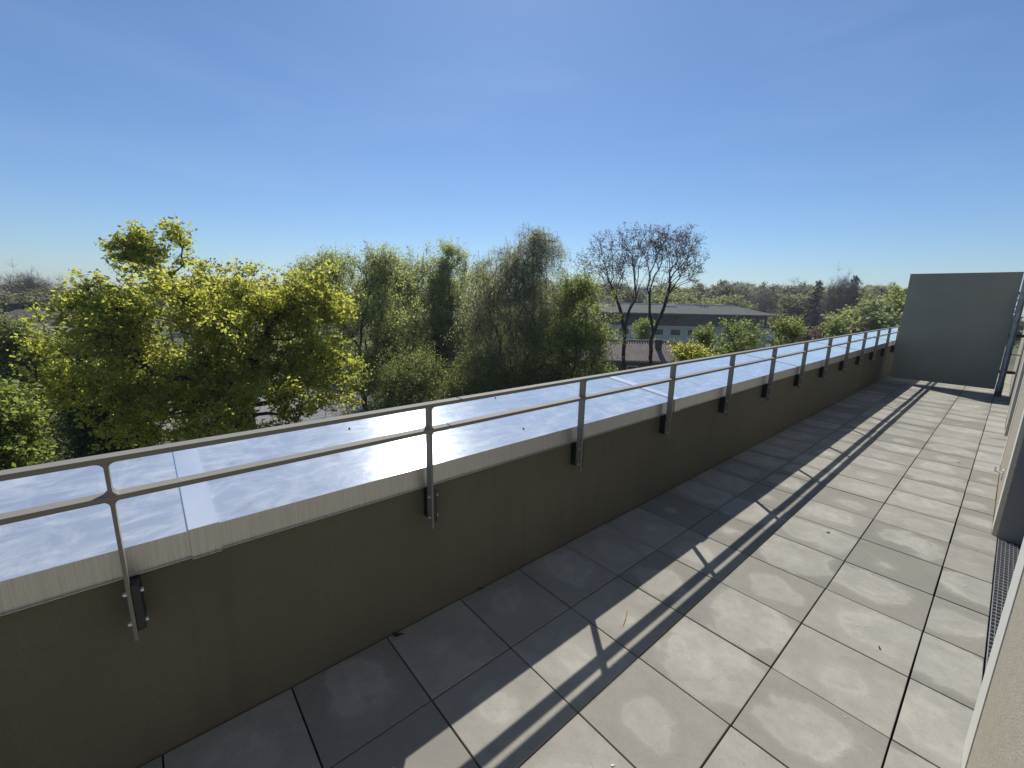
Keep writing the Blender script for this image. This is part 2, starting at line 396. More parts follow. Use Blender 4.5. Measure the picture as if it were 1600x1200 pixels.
# drain grates in front of the doors
def grates():
    for k, (a, c) in enumerate(OPEN):
        ws = ['drain grate in front of the terrace door nearest the white wall hook', 'drain grate before the middle terrace door', 'drain grate before the terrace door nearest the downpipe']
        r = empty('drain_grate', ((1.74 + 1.93) / 2, (a + c) / 2, -.03), label='galvanised mesh ' + ws[k], cat='grate')
        x0, x1, y0, y1 = -.098, .098, a - (a + c) / 2 + .004, c - (a + c) / 2 - .004
        b = MB(); t = .004
        b.box(x0, x0 + t, y0, y1, -.002, .030).box(x1 - t, x1, y0, y1, -.002, .030).box(x0 + t, x1 - t, y0, y0 + t, -.002, .030).box(x0 + t, x1 - t, y1 - t, y1, -.002, .030)
        b.build('rim', M['galv'], r)
        b = MB()
        for i in range(1, 9): x = x0 + (x1 - x0) * i / 9; b.box(x - .0013, x + .0013, y0 + t, y1 - t, .004, .028)
        n = int((y1 - y0) / .048)
        for i in range(1, n): y = y0 + (y1 - y0) * i / n; b.box(x0 + t, x1 - t, y - .0035, y + .0035, .006, .0292)
        tag(b.build('mesh_bars', M['galv'], r), kind='stuff')
grates()

# ================================================================== OBJECTS ON THE TERRACE
# railing
def railing():
    PX0, PX1 = -.447, -.395
    r = empty('railing', (-.42, 0, .67), label='taupe flat-bar railing with two rails in front of the zinc coping', cat='railing')
    ox, oz = .42, -.67
    y0, s = -3.506, 1.2571
    # post plate in the XZ plane, filleted into the rails
    def post_mesh():
        b = MB(); b.box(PX0 + ox, PX1 + ox, -.006, .006, .64 + oz, 1.341 + oz, .0015)
        for zz, sg in ((1.339, -1), (1.201, -1), (1.219, 1)):
            for sy in (-1, 1):
                pts = [(sy * .0035, zz + oz)] + [(sy * (.0055 + .022 * (1 - math.sin(q))), zz + oz + sg * .022 * (1 - math.cos(q))) for q in np.linspace(0, math.pi / 2, 6)] + [(sy * .0035, zz + oz + sg * .022)]
                b.prism(pts, PX0 + ox + .003, PX1 + ox - .003, 'x')
        return b.mesh('post', M['rail'])
    pm = post_mesh()
    bb = MB(); bb.box(-.5095 + ox, -.402 + ox, .0065, .032, .672 + oz, .860 + oz, .002); bm_ = bb.mesh('bracket', M['bracket'])
    bb = MB(); bb.cyl((0, -.012, 0), (0, .036, 0), .005, n=8).cyl((0, -.0155, 0), (0, -.0062, 0), .0085, n=6).cyl((0, -.0185, 0), (0, -.0155, 0), .005, n=10).cyl((0, -.0075, 0), (0, -.0061, 0), .0115, n=14).cyl((0, .032, 0), (0, .041, 0), .0085, n=6)
    bo = bb.mesh('bolt', M['steel'])
    for k in range(-1, 15):
        p = link('post', pm, None, r, (0, y0 + s * k, 0))
        link('bracket', bm_, None, p)
        for z in (.702, .826): link('bolt', bo, None, p, (-.418 + ox, 0, z + oz))
    cuts = [-6.0, -2.055, 2.97, 8.0, 13.0, y0 + s * 14 + .3]
    for k in range(len(cuts) - 1):
        a, c = cuts[k], cuts[k + 1]
        b = MB(); b.box(PX0 - .001 + ox, PX1 + .001 + ox, a + .0035, c - .0035, 1.340 + oz, 1.360 + oz, .002); b.build('top_rail', M['rail'], r)
        d = -.075
        b = MB(); b.box(PX0 - .001 + ox, PX1 + .001 + ox, a + d + .0035, c + d - .0035, 1.200 + oz, 1.220 + oz, .002); b.build('middle_rail', M['rail'], r)
        if k:
            for z, dd in ((1.35, 0), (1.21, d)):
                b = MB(); b.box(PX0 + .006 + ox, PX1 - .006 + ox, a + dd - .05, a + dd + .05, z - .0065 + oz, z + .0065 + oz); b.build('rail_connector', M['bracket'], r)
railing()

# privacy screen at the far end
def screen():
    r = empty('privacy_screen', (.565, 10.95, 0), label='tall grey-green privacy screen panel standing across the far end of the terrace', cat='screen')
    b = MB(); b.box(-.895, .895, -.03, .03, .10, 2.63, .003); b.build('panel', M['screen'], r)
    b = MB(); b.box(-.90, .90, -.036, .036, 2.6305, 2.642, .002); b.build('cap_strip', M['rail'], r)
    for z in (.5, 1.3, 2.2):
        b = MB(); b.box(.80, 1.134, .031, .043, z - .03, z + .03); b.build('wall_arm', M['bracket'], r)
screen()
def downpipe():
    x, y = 1.525, 10.62
    r = empty('downpipe', (x, y, 0), label='weathered zinc rain downpipe standing beside the privacy screen', cat='pipe')
    b = MB(); b.cyl((0, 0, .001), (0, 0, 5.2), .05, n=24, caps=False); o = b.build('pipe', M['pipe'], r, smooth=True)
    b = MB(); b.cyl((0, 0, .001), (0, 0, .30), .056, n=24); b.build('base_sleeve', M['pipe'], r, smooth=True)
    for z in (.9, 2.7):
        b = MB(); b.cyl((0, 0, z), (0, 0, z + .03), .055, n=24).box(.05, FX - x - .001, -.01, .01, z + .005, z + .025); b.build('pipe_clip', M['pipe'], r)
downpipe()
def hook():
    p = at(1567, 742, 1); d = p - CAM; q = CAM + d * ((FX - CAM[0]) / d[0])
    r = empty('wall_hook', (FX, q[1], q[2]), label='small white door holder hook on the rendered pier', cat='hook')
    b = MB(); b.box(-.008, -.0005, -.028, .028, -.05, .05, .002); b.build('plate', M['white'], r)
    b = MB(); b.cyl((-.008, 0, .012), (-.055, 0, .025), .010, n=10).cyl((-.055, 0, .022), (-.062, 0, .075), .010, .007, n=10); b.build('arm', M['white'], r)
hook()

# litter on the slabs
def litter():
    tw = mat('dry_twig', (.42, .22, .07), .8); dl = mat('dead_leaf', (.045, .032, .022), .8, var=.3, vscale=40); wh = mat('white_flake', (.75, .74, .70), .8)
    a, c = onground(980, 953, .004), onground(973, 978, .004)
    b = MB(); m = (a + c) / 2; b.cyl(Vector(a - m), Vector(c - m) * .2 + Vector((.004, 0, .002)), .0016, .0018, n=6).cyl(Vector(c - m) * .2 + Vector((.004, 0, .002)), Vector(c - m), .0018, .0012, n=6)
    tag(b.build('twig', tw, None, Vector(m)), 'thin orange dry twig lying on a sunlit slab', 'twig')
    def leaf(u, v, s, mt, lab, grp, rz, name):
        p = onground(u, v, .003); b = MB(); n = 9
        top = []; 
        for i in range(n):
            q = 2 * math.pi * i / n; rr = s * (1 + .35 * math.sin(3 * q + rz)) 
            top.append((rr * math.cos(q), .45 * rr * math.sin(q), (.002 + .12 * s * abs(math.cos(q))) * (0.3 if mt is wh else 1)))
        b.prism([(x, y) for x, y, z in top], 0, .0015, 'z')
        for i, vv in enumerate(b.bm.verts): vv.co.z += top[i % n][2] * .8
        o = b.build(name, mt, None, Vector(p)); o.rotation_euler.z = rz; tag(o, lab, 'litter', grp)
    for u, v, s, rz in ((749, 919, .028, .4), (621, 992, .032, .9)): leaf(u, v, s, dl, 'dark curled dead leaf lying at the foot of the parapet', 'dead leaves at the parapet foot', rz, 'dead_leaf')
    for u, v, s, rz in ((1294, 832, .016, 1.0), (1374, 1012, .011, 2.0), (1498, 723, .018, .3), (1381, 623, .03, .3)): leaf(u, v, s, dl, 'small dark crumb of dead leaf out on the slabs', 'leaf crumbs on the slabs', rz, 'dead_leaf')
    for u, v, s, rz in ((1508, 915, .018, 2.6), (1533, 703, .02, .5), (1340, 977, .012, .2), (1352, 978, .010, .9), (957, 1196, .018, .9), (1487, 867, .014, .6), (1320, 1120, .008, .3), (1080, 855, .007, .3), (875, 1034, .006, .1)):
        leaf(u, v, s * .42, wh, 'small white flake of plaster or dropping on a slab', 'white flakes on the slabs', rz, 'white_flake')
    # specks on the coping
    for u, v in ((546, 670), (774, 622), (818, 670)):
        d = pray(u, v)
        # intersect the sloping coping plane
        n = np.array([.10 / .84, 0, 1.0]); p0 = np.array([-.46, 0, .98]); tt = ((p0 - CAM) @ n) / (d @ n); p = CAM + d * tt
        b = MB(); b.cyl((0, 0, 0), (0, 0, .006), .008, .004, n=7); o = b.build('dirt_crumb', dl, None, Vector(p) + Vector((0, 0, .002)))
        tag(o, 'tiny dark dirt crumb lying on the zinc coping', 'litter', 'dirt crumbs on the coping')
litter()

# ================================================================== TREES
def quads_mesh(name, cen, size, m, up=.8, aspect=.6, seed=1, jitter=.35, dirs=None):
    g = np.random.default_rng(seed); n = len(cen)
    nr = g.normal(size=(n, 3)); nr /= np.linalg.norm(nr, axis=1)[:, None]; nr[:, 2] += up; nr /= np.linalg.norm(nr, axis=1)[:, None]
    a = g.normal(size=(n, 3)) if dirs is None else dirs + g.normal(size=(n, 3)) * .25
    t = a - (a * nr).sum(1)[:, None] * nr; t /= np.linalg.norm(t, axis=1)[:, None]; b = np.cross(nr, t)
    L = (size * (1 + jitter * g.normal(size=n)).clip(.4, 1.9))[:, None]
    V = np.empty((n, 4, 3)); V[:, 0] = cen - t * L * .5; V[:, 1] = cen + b * L * .5 * aspect + t * L * .08 + nr * L * .08
    V[:, 2] = cen + t * L * .5; V[:, 3] = cen - b * L * .5 * aspect + t * L * .08 + nr * L * .08
    me = bpy.data.meshes.new(name); me.vertices.add(4 * n); me.vertices.foreach_set('co', V.ravel())
    me.loops.add(4 * n); me.loops.foreach_set('vertex_index', np.arange(4 * n, dtype=np.int32))
    me.polygons.add(n); me.polygons.foreach_set('loop_start', np.arange(0, 4 * n, 4, dtype=np.int32)); me.polygons.foreach_set('loop_total', np.full(n, 4, dtype=np.int32))
    me.update(calc_edges=True); me.materials.append(m); return me
def tubes_mesh(name, P0, P1, r0, r1, m, ns=5):
    P0 = np.asarray(P0); P1 = np.asarray(P1); n = len(P0); d = P1 - P0; L = np.linalg.norm(d, axis=1)[:, None]; d = d / np.maximum(L, 1e-6)
    ref = np.where(np.abs(d[:, 2:3]) > .9, np.array([[1., 0, 0]]), np.array([[0, 0, 1.]])); a = np.cross(d, ref); a /= np.linalg.norm(a, axis=1)[:, None]; b = np.cross(d, a)
    V = np.empty((n, 2 * ns, 3))
    for k in range(ns):
        q = 2 * math.pi * k / ns; o = a * math.cos(q) + b * math.sin(q)
        V[:, k] = P0 + o * r0[:, None]; V[:, ns + k] = P1 + o * r1[:, None]
    idx = np.array([[k, (k + 1) % ns, ns + (k + 1) % ns, ns + k] for k in range(ns)]).ravel()
    F = (np.arange(n)[:, None] * 2 * ns + idx[None]).astype(np.int32).ravel(); nf = n * ns
    me = bpy.data.meshes.new(name); me.vertices.add(n * 2 * ns); me.vertices.foreach_set('co', V.ravel())
    me.loops.add(len(F)); me.loops.foreach_set('vertex_index', F)
    me.polygons.add(nf); me.polygons.foreach_set('loop_start', np.arange(0, 4 * nf, 4, dtype=np.int32)); me.polygons.foreach_set('loop_total', np.full(nf, 4, dtype=np.int32))
    me.update(calc_edges=True); me.materials.append(m); me.shade_smooth(); return me
def noise3(P, s, ph):
    q = P * s + ph
    return (np.sin(q[:, 0] * 1.7 + np.sin(q[:, 1] * 1.3)) + np.sin(q[:, 1] * 1.9 + np.sin(q[:, 2] * 1.1) + 1) + np.sin(q[:, 2] * 1.8 + np.sin(q[:, 0] * 1.5) + 2)) / 3

def skeleton(pts, trunk, bf):
    """greedy tree: every point joins the node that is near and has a short way to the root"""
    nodes = [np.array(t, float) for t in trunk]; par = [-1] + list(range(len(trunk) - 1)); pl = [0.0]
    for i in range(1, len(trunk)): pl.append(pl[-1] + .35 * np.linalg.norm(nodes[i] - nodes[i - 1]))
    n = len(pts); best = np.full(n, 1e9); bp = np.zeros(n, int); done = np.zeros(n, bool)
    def upd(k):
        c = np.linalg.norm(pts - nodes[k], axis=1); c = c + bf * pl[k] + np.where(pts[:, 2] < nodes[k][2] - .2, .35 * c, 0)
        u = c < best; best[u] = c[u]; bp[u] = k
    for k in range(len(nodes)):
        if k >= max(1, len(nodes) // 3): upd(k)
    for _ in range(n):
        i = int(np.argmin(np.where(done, 1e18, best))); done[i] = True
        k = len(nodes); nodes.append(pts[i]); par.append(int(bp[i])); pl.append(pl[bp[i]] + np.linalg.norm(pts[i] - nodes[bp[i]])); upd(k)
    return np.array(nodes), np.array(par)

def grow_tree(ell, base, n=420, bf=.3, rtrunk=.28, trunk_top=None, leafn=8, tuft=9, tuft_r=.16, spread=.55, lsize=.14, seed=1, gap=-.15,
              up=.8, twig=.55, twig_n=5, aspect=.65, droop=0.0, gscale=.55, extra_trunks=(), aim=.25, shell=.33, rise=.45):
    """returns (wood mesh data, leaf centres, leaf dirs); ell: list of (centre, (rx, ry, rz), weight, axis) in world space"""
    g = np.random.default_rng(seed); base = np.array(base, float)
    wts = np.array([e[2] * np.prod(e[1]) ** .75 for e in ell]); wts /= wts.sum(); pts = []
    ph = g.uniform(0, 50, 3)
    while len(pts) < n:
        k = g.choice(len(ell), p=wts); c, rad, _ = ell[k]
        d = g.normal(size=3); d /= np.linalg.norm(d); rr = g.random() ** shell * (1 + .38 * noise3(d[None] * 2.4, 1.0, ph + k)[0])
        q = np.array(c) + (RT * d[0] * rad[0] + FW * d[1] * rad[1] + np.array([0, 0, 1]) * d[2] * rad[2]) * rr
        if noise3(q[None], gscale, ph)[0] < gap and g.random() < .85: continue
        if q[2] < GZ + 1.2: continue
        pts.append(q)
    pts = np.array(pts)
    cz = np.average([e[0] for e in ell], axis=0, weights=wts)
    tt = np.array(trunk_top) if trunk_top is not None else base * .6 + cz * .4
    tr = [base + (tt - base) * f + np.array([g.normal(0, .10), g.normal(0, .10), 0]) * (0 < f < 1) for f in np.linspace(0, 1, 6)]
    nodes, par = skeleton(pts, tr, bf)
    N_ = len(nodes); cnt = np.ones(N_); order = list(range(N_ - 1, 0, -1))
    # children always come after their parents
    for i in order: cnt[par[i]] += cnt[i]
    rad = .011 * cnt ** .58; rad *= rtrunk / rad[1]; rad = np.maximum(rad, .010)
    rad[0] = rad[1] * 1.25
    P0, P1, R0_, R1_ = [], [], [], []
    for i in range(1, N_):
        a, b = nodes[par[i]], nodes[i]; L = np.linalg.norm(b - a)
        if L < 1e-4: continue
        m1 = (a + b) / 2 + g.normal(0, .06 * L, 3) + np.array([0, 0, .05 * L]); ra = min(rad[par[i]], rad[i] * 1.35); rm = (ra + rad[i]) / 2
        P0 += [a, m1]; P1 += [m1, b]; R0_ += [ra, rm]; R1_ += [rm, rad[i]]
    tips = np.arange(len(tr), N_)
    # twigs and tufts
    T0, T1 = [], []
    dirs = nodes[tips] - nodes[par[tips]]; dirs /= np.maximum(np.linalg.norm(dirs, axis=1)[:, None], 1e-6)
    T0 = np.repeat(nodes[tips], twig_n, axis=0); dd = np.repeat(dirs, twig_n, axis=0) * aim + g.normal(size=(len(tips) * twig_n, 3)) * .6 + np.array([0, 0, rise - droop])
    dd /= np.linalg.norm(dd, axis=1)[:, None]; LL = twig * g.uniform(.5, 1.4, len(dd))[:, None]; T1 = T0 + dd * LL
    if droop:
        T2 = T1 + np.array([0, 0, -1]) * LL * droop * 1.6 + g.normal(size=T1.shape) * .12
        P0 = np.vstack([P0, T0, T1]); P1 = np.vstack([P1, T1, T2]); k = len(T0)
        R0_ = np.r_[R0_, np.full(k, .010), np.full(k, .006)]; R1_ = np.r_[R1_, np.full(k, .006), np.full(k, .003)]
    else:
        P0 = np.vstack([P0, T0]); P1 = np.vstack([P1, T1]); R0_ = np.r_[R0_, np.full(len(T0), .011)]; R1_ = np.r_[R1_, np.full(len(T0), .004)]
    if leafn <= 0: return (P0, P1, R0_, R1_), None, None
    if droop:
        f = g.random((len(T1), tuft)); seg = g.random((len(T1), tuft)) < .75
        c1 = T1[:, None] + (T2 - T1)[:, None] * f[..., None]; c0 = T0[:, None] + (T1 - T0)[:, None] * f[..., None]
        cen = np.where(seg[..., None], c1, c0).reshape(-1, 3) + g.normal(0, tuft_r, (len(T1) * tuft, 3))
        dr = np.repeat(T2 - T1, tuft, axis=0); dr /= np.linalg.norm(dr, axis=1)[:, None]
        return (P0, P1, R0_, R1_), cen, dr
    # tufts at twig tips and some along the twig
    ends = np.vstack([T1, T0 * .45 + T1 * .55])
    cen = np.repeat(ends, tuft, axis=0) + g.normal(0, tuft_r, (len(ends) * tuft, 3)) * np.array([1, 1, .75])
    return (P0, P1, R0_, R1_), cen, None

def E(u, v, ru, rv, D, dep=.85, wt=1.0):
    c = at(u, v, D); hx = np.linalg.norm(at(u + ru, v, D) - at(u - ru, v, D)) / 2; hz = abs(at(u, v + rv, D)[2] - at(u, v - rv, D)[2]) / 2
    return (c, (hx, hx * dep, hz), wt)
def tree(name, label, cat, ell, base_uv, D, leaf, bark='bark', group=None, ns=5, **kw):
    b = at(base_uv, 600, D); base = np.array([b[0], b[1], GZ])
    if 'lsize' not in kw: kw['lsize'] = .14
    wood, cen, dr = grow_tree(ell, base, **kw)
    r = empty(name, tuple(base), label=label, cat=cat, group=group)
    off = base
    link('trunk', tubes_mesh('trunk', wood[0] - off, wood[1] - off, np.asarray(wood[2]), np.asarray(wood[3]), M[bark], ns), None, r)
    if cen is not None:
        link('crown', quads_mesh('crown', cen - off, kw['lsize'], M[leaf], up=kw.get('up', .8), aspect=kw.get('aspect', .65), seed=kw.get('seed', 1), dirs=dr), None, r)
    return r

# the big maple over the car park
D = 21
tree('maple_tree', 'large spreading yellow-green maple with a tall thin leader above the car park', 'tree',
     [E(320, 545, 200, 105, D), E(165, 515, 100, 72, D - 1, wt=1.3), E(105, 565, 65, 60, D), E(490, 555, 80, 105, D - 1, wt=1.2), E(390, 475, 135, 55, D), E(330, 640, 205, 60, D - 1), E(140, 620, 70, 50, D, .8), E(250, 425, 50, 26, D, .6, 2.6), E(279, 382, 26, 24, D, .6, 3.0), E(212, 392, 34, 22, D, .6, 3.6), E(500, 470, 50, 45, D)],
     380, D, 'l_maple', n=980, bf=.34, rtrunk=.42, trunk_top=at(378, 640, D), tuft=11, tuft_r=.105, twig=.48, twig_n=5, lsize=.12, seed=3, gap=.02, gscale=1.25, shell=.38)
D = 14
tree('maple_tree', 'lush green maple crown rising close below the first railing bay', 'tree', [E(-40, 700, 110, 75, D), E(10, 660, 40, 40, D)], -40, D, 'l_maple2',
     n=260, bf=.3, rtrunk=.2, tuft=14, tuft_r=.10, twig=.4, twig_n=5, lsize=.085, seed=5, gap=-.4)
D = 30
tree('olive_shrub_tree', 'greyish olive finely twigged tree beside the ivy-clad trunks', 'tree', [E(70, 600, 85, 80, D), E(40, 690, 90, 60, D), E(150, 580, 50, 60, D), E(30, 560, 60, 50, D)], 70, D, 'l_shrub', 'bark_grey',
     n=420, bf=.25, rtrunk=.15, tuft=7, tuft_r=.2, twig=.8, twig_n=6, lsize=.11, seed=6, gap=-.4)
def ivy(u, v0, v1, ru, D, seed, label):
    tree('ivy_clad_trunk', label, 'tree', [E(u, v, ru * (.8 + .3 * math.sin(k * 1.7 + seed)), 26, D, 1) for k, v in enumerate(np.arange(v0, v1, 22))], u, D, 'l_ivy', group=None,
         n=190, bf=.15, rtrunk=.2, trunk_top=at(u, v0 + 10, D), tuft=14, tuft_r=.22, twig=.4, twig_n=5, lsize=.13, seed=seed, gap=-.9)
ivy(150, 610, 740, 22, 24, 11, 'dark ivy-clad trunk standing between the olive tree and the large maple')
ivy(212, 610, 720, 20, 25, 12, 'dark ivy-clad trunk half hidden under the large maple crown')
D = 36
tree('hornbeam_tree', 'upright fresh green tree with pale leafy tips right behind the large maple', 'tree', [E(540, 480, 85, 72, D), E(590, 540, 70, 105, D), E(500, 440, 45, 34, D, .7, 1.4), E(545, 424, 34, 32, D, .7, 1.4), E(592, 432, 40, 34, D, .7, 1.4), E(525, 580, 80, 70, D)], 575, D, 'l_spring',
     n=760, bf=.42, rtrunk=.22, tuft=8, tuft_r=.17, twig=1.0, twig_n=6, lsize=.12, seed=21, gscale=.9, gap=-.05, aim=.6, shell=.42, rise=1.3)
D = 41
tree('hornbeam_tree', 'slim upright green tree next to the ivy tower and the weeping willow', 'tree', [E(682, 470, 52, 72, D), E(655, 540, 65, 85, D), E(703, 420, 30, 32, D, .8, 1.4), E(662, 426, 32, 32, D, .8, 1.4), E(625, 458, 36, 45, D), E(715, 520, 45, 60, D)], 672, D, 'l_spring',
     n=720, bf=.45, rtrunk=.2, tuft=8, tuft_r=.18, twig=1.05, twig_n=6, lsize=.13, seed=22, gscale=.9, gap=-.05, aim=.7, shell=.42, rise=1.3)
ivy(700, 472, 500, 20, 43, 13, 'dark green ivy tower wrapped around a trunk left of the weeping willow')
ivy(690, 540, 660, 22, 42, 14, 'broad dark ivy column low among the trees under the ivy tower')
D = 34
tree('willow_tree', 'tall fine-leaved olive weeping willow in the middle of the tree row', 'tree', [E(800, 485, 88, 85, D), E(840, 402, 42, 42, D, .8, 1.2), E(802, 425, 52, 38, D), E(846, 374, 28, 20, D, .7, 1.4), E(758, 462, 42, 48, D), E(785, 560, 85, 65, D), E(866, 485, 36, 65, D)], 805, D, 'l_willow', 'bark_grey',
     n=900, bf=.45, rtrunk=.26, tuft=15, tuft_r=.14, twig=.75, twig_n=7, lsize=.12, aspect=.36, droop=.75, seed=23, gscale=.8, gap=-.2, up=.2)
D = 31
tree('ash_tree', 'loose yellow-green young tree between the willow and the bare purple-budded trees', 'tree', [E(910, 505, 48, 60, D), E(880, 560, 60, 45, D), E(935, 555, 36, 45, D), E(905, 455, 28, 26, D, .8, 1.2)], 905, D, 'l_maple2',
     n=420, bf=.4, rtrunk=.13, tuft=8, tuft_r=.16, twig=.65, twig_n=5, lsize=.11, seed=24, gscale=1.0, gap=-.05)
for k, (u, v, ru, rv, dd, lf, lab) in enumerate(((740, 540, 60, 75, 50, 'l_spring', 'green leafy tree seen through the gap between the ivy tower and the willow'), (880, 500, 60, 55, 56, 'l_spring', 'green tree standing behind the willow before the hip-roofed building'), (610, 560, 55, 60, 48, 'l_shrub', 'dull green tree in the shade between the two hornbeams'), (830, 560, 60, 55, 46, 'l_shrub', 'dull green undergrowth tree behind the willow trunk'), (618, 478, 40, 40, 56, 'l_spring', 'green treetop filling the gap between the two upright hornbeams'), (742, 468, 38, 48, 55, 'l_spring', 'green treetop between the slim hornbeam and the willow crown'))):
    tree('leafy_tree', lab, 'tree', [E(u, v, ru, rv, dd), E(u + 12, v + 45, ru, rv, dd)], u, dd, lf, n=330, bf=.35, rtrunk=.18, tuft=7, tuft_r=.26, twig=.9, twig_n=5, lsize=.2, seed=60 + k, gap=-.45)
D = 28
for k, (u, v, ru, rv, lab) in enumerate(((640, 600, 60, 48, 'dense dark shrub above the coping below the hornbeams'), (745, 600, 60, 44, 'bushy dark green shrub below the weeping willow'), (835, 600, 55, 32, 'low dark shrub between the willow and the young yellow-green tree'))):
    tree('shrub', lab, 'shrub', [E(u, v, ru, rv, D + 2 * k), E(u - 20, v + 40, ru, rv, D + 2 * k)], u, D + 2 * k, 'l_shrub', n=280, bf=.25, rtrunk=.1, tuft=10, tuft_r=.2, twig=.6, twig_n=5, lsize=.10, seed=30 + k, gap=-.5)
D = 46
for k, (u, ells, lab) in enumerate(((978, [E(945, 415, 46, 40, D, .9), E(985, 395, 42, 44, D, .9), E(940, 385, 24, 22, D, .9), E(1003, 372, 20, 22, D, .9), E(975, 450, 40, 24, D, .8, .4)], 'tall nearly bare tree with purplish buds and forked dark trunk by the pantiled roof'),
                                    (1017, [E(1055, 400, 42, 36, D, .9), E(1068, 425, 30, 20, D, .9), E(1028, 385, 26, 30, D, .9), E(1070, 372, 24, 18, D, .9), E(1035, 440, 26, 24, D, .9, .5)], 'bare tree with purplish buds leaning towards the hip-roofed building'))):
    tree('bare_budding_tree', lab, 'tree', ells, u, D + k, 'l_bud', n=300, bf=.75, rtrunk=.19, trunk_top=at(u - 2 + 6 * k, 520, D + k), tuft=2, tuft_r=.12, twig=.6, twig_n=4, lsize=.13, seed=41 + k, gap=-.2, gscale=.8, shell=.45, ns=6)
for k, (u, v, ru, rv, dd, s_, lf, lab) in enumerate(((1075, 556, 32, 13, 24, 51, 'l_maple', 'yellow-green maple top just above the handrail near the pantiled roof'), (1160, 526, 42, 19, 27, 52, 'l_maple2', 'loose green treetop in front of the pale lower storey of the hip-roofed building'),
        (1236, 518, 26, 18, 30, 53, 'l_maple2', 'small rounded green treetop right of the hip-roofed building'), (1100, 532, 18, 16, 30, 54, 'l_maple2', 'sparse small green treetop below the hip roof windows'), (1308, 520, 20, 15, 62, 55, 'l_maple2', 'bright green young tree before the dark far wood'), (1008, 514, 16, 12, 70, 56, 'l_maple2', 'small round fresh green tree behind the pantiled roof'))):
    tree('young_tree', lab, 'tree', [E(u, v, ru, rv, dd), E(u - ru * .2, v + rv * 1.8, ru * .9, rv * 1.2, dd)], u, dd, lf, n=95, bf=.35, rtrunk=.10, tuft=7, tuft_r=.10 if dd < 40 else .26, twig=.42 if dd < 40 else .7, twig_n=4, lsize=.095 if dd < 40 else .22, seed=s_, gap=.05, gscale=1.9)

# far trees: a few kinds, each copied
def far_kind(kind, seed):
    g = np.random.default_rng(seed); H = 15.0
    if kind == 'conifer':
        P0, P1, r0, r1, cen = [np.zeros(3)], [np.array([0, 0, H])], [.25], [.03], []
        for z in np.arange(2.0, H, .42):
            R_ = ((H - z) / H) ** .75 * 3.7 + .2; m = 9
            for q in range(m):
                a = g.uniform(0, 6.28); L = R_ * g.uniform(.65, 1.1); d = np.array([math.cos(a), math.sin(a), -.18])
                P0.append(np.array([0, 0, z])); P1.append(np.array([0, 0, z]) + d * L); r0.append(.04); r1.append(.01)
                for f in np.linspace(.25, 1, max(3, int(L * 4))): cen.append(np.array([0, 0, z]) + d * L * f + g.normal(0, .12, 3))
        cen = np.repeat(np.array(cen), 3, axis=0) + g.normal(0, .13, (len(cen) * 3, 3))
        return tubes_mesh('trunk', np.array(P0), np.array(P1), np.array(r0), np.array(r1), M['bark'], 4), quads_mesh('crown', cen, .34, M['l_conifer'], up=.3, aspect=.4, seed=seed)
    z = np.array([0, 0, 1.0]); el = [(np.array([g.normal(0, 1.3), g.normal(0, 1.3), g.uniform(6.5, 11.5)]), (g.uniform(2.3, 3.6), g.uniform(2.3, 3.6), g.uniform(2.4, 3.6)), 1.0) for _ in range(7)]
    base = np.array([0, 0, 0.])
    kw = dict(n=300, bf=.35, rtrunk=.26, trunk_top=(0, 0, 4.2), seed=seed, gap=-.35, gscale=.5)
    if kind == 'bare': kw.update(n=380, twig=1.1, twig_n=7, tuft=3, tuft_r=.24, lsize=.22, bf=.6)
    else: kw.update(twig=.8, twig_n=5, tuft=5, tuft_r=.3, lsize=.36)
    global GZ
    sv = GZ; GZ = 0.0
    wood, cen, dr = grow_tree(el, base, **kw); GZ = sv
    leaf = {'green': 'l_far', 'olive': 'l_far2', 'bare': 'l_twig', 'copper': 'l_red', 'fresh': 'l_maple2'}[kind]
    return (tubes_mesh('trunk', wood[0], wood[1], np.asarray(wood[2]), np.asarray(wood[3]), M['bark_grey' if kind == 'bare' else 'bark'], 4),
            quads_mesh('crown', cen, kw['lsize'], M[leaf], up=.6, aspect=.11 if kind == 'bare' else .7, seed=seed))
FK = {}
for k, kind in enumerate(('green', 'olive', 'bare', 'conifer', 'copper', 'fresh', 'green', 'olive', 'bare')): FK.setdefault(kind, []).append(far_kind(kind, 100 + k))
FLAB = {'green': ('broad_tree', 'broad mid-green tree in the far wood on the horizon'), 'olive': ('broad_tree', 'dull olive just-leafing tree in the far wood on the horizon'), 'bare': ('bare_tree', 'leafless grey-brown tree in the far wood on the horizon'), 'fresh': ('broad_tree', 'fresh light green tree in the far wood on the horizon')}
def far_tree(kind, u, vtop, D, wid, label=None, name=None, group=None, var=None):
    tk = FK[kind][var % len(FK[kind]) if var is not None else random.randrange(len(FK[kind]))]
    p = at(u, vtop, D); H = p[2] - GZ; s = H / 15.0
    nm, lb = (name, label) if label else FLAB[kind]
    r = empty(nm, (p[0], p[1], GZ), random.uniform(0, 6.28), label=lb, cat='tree', group=group or (None if label else 'far wood: ' + kind + ' trees'))
    r.scale = (s * wid, s * wid, s)
    link('trunk', tk[0], None, r); link('crown', tk[1], None, r)
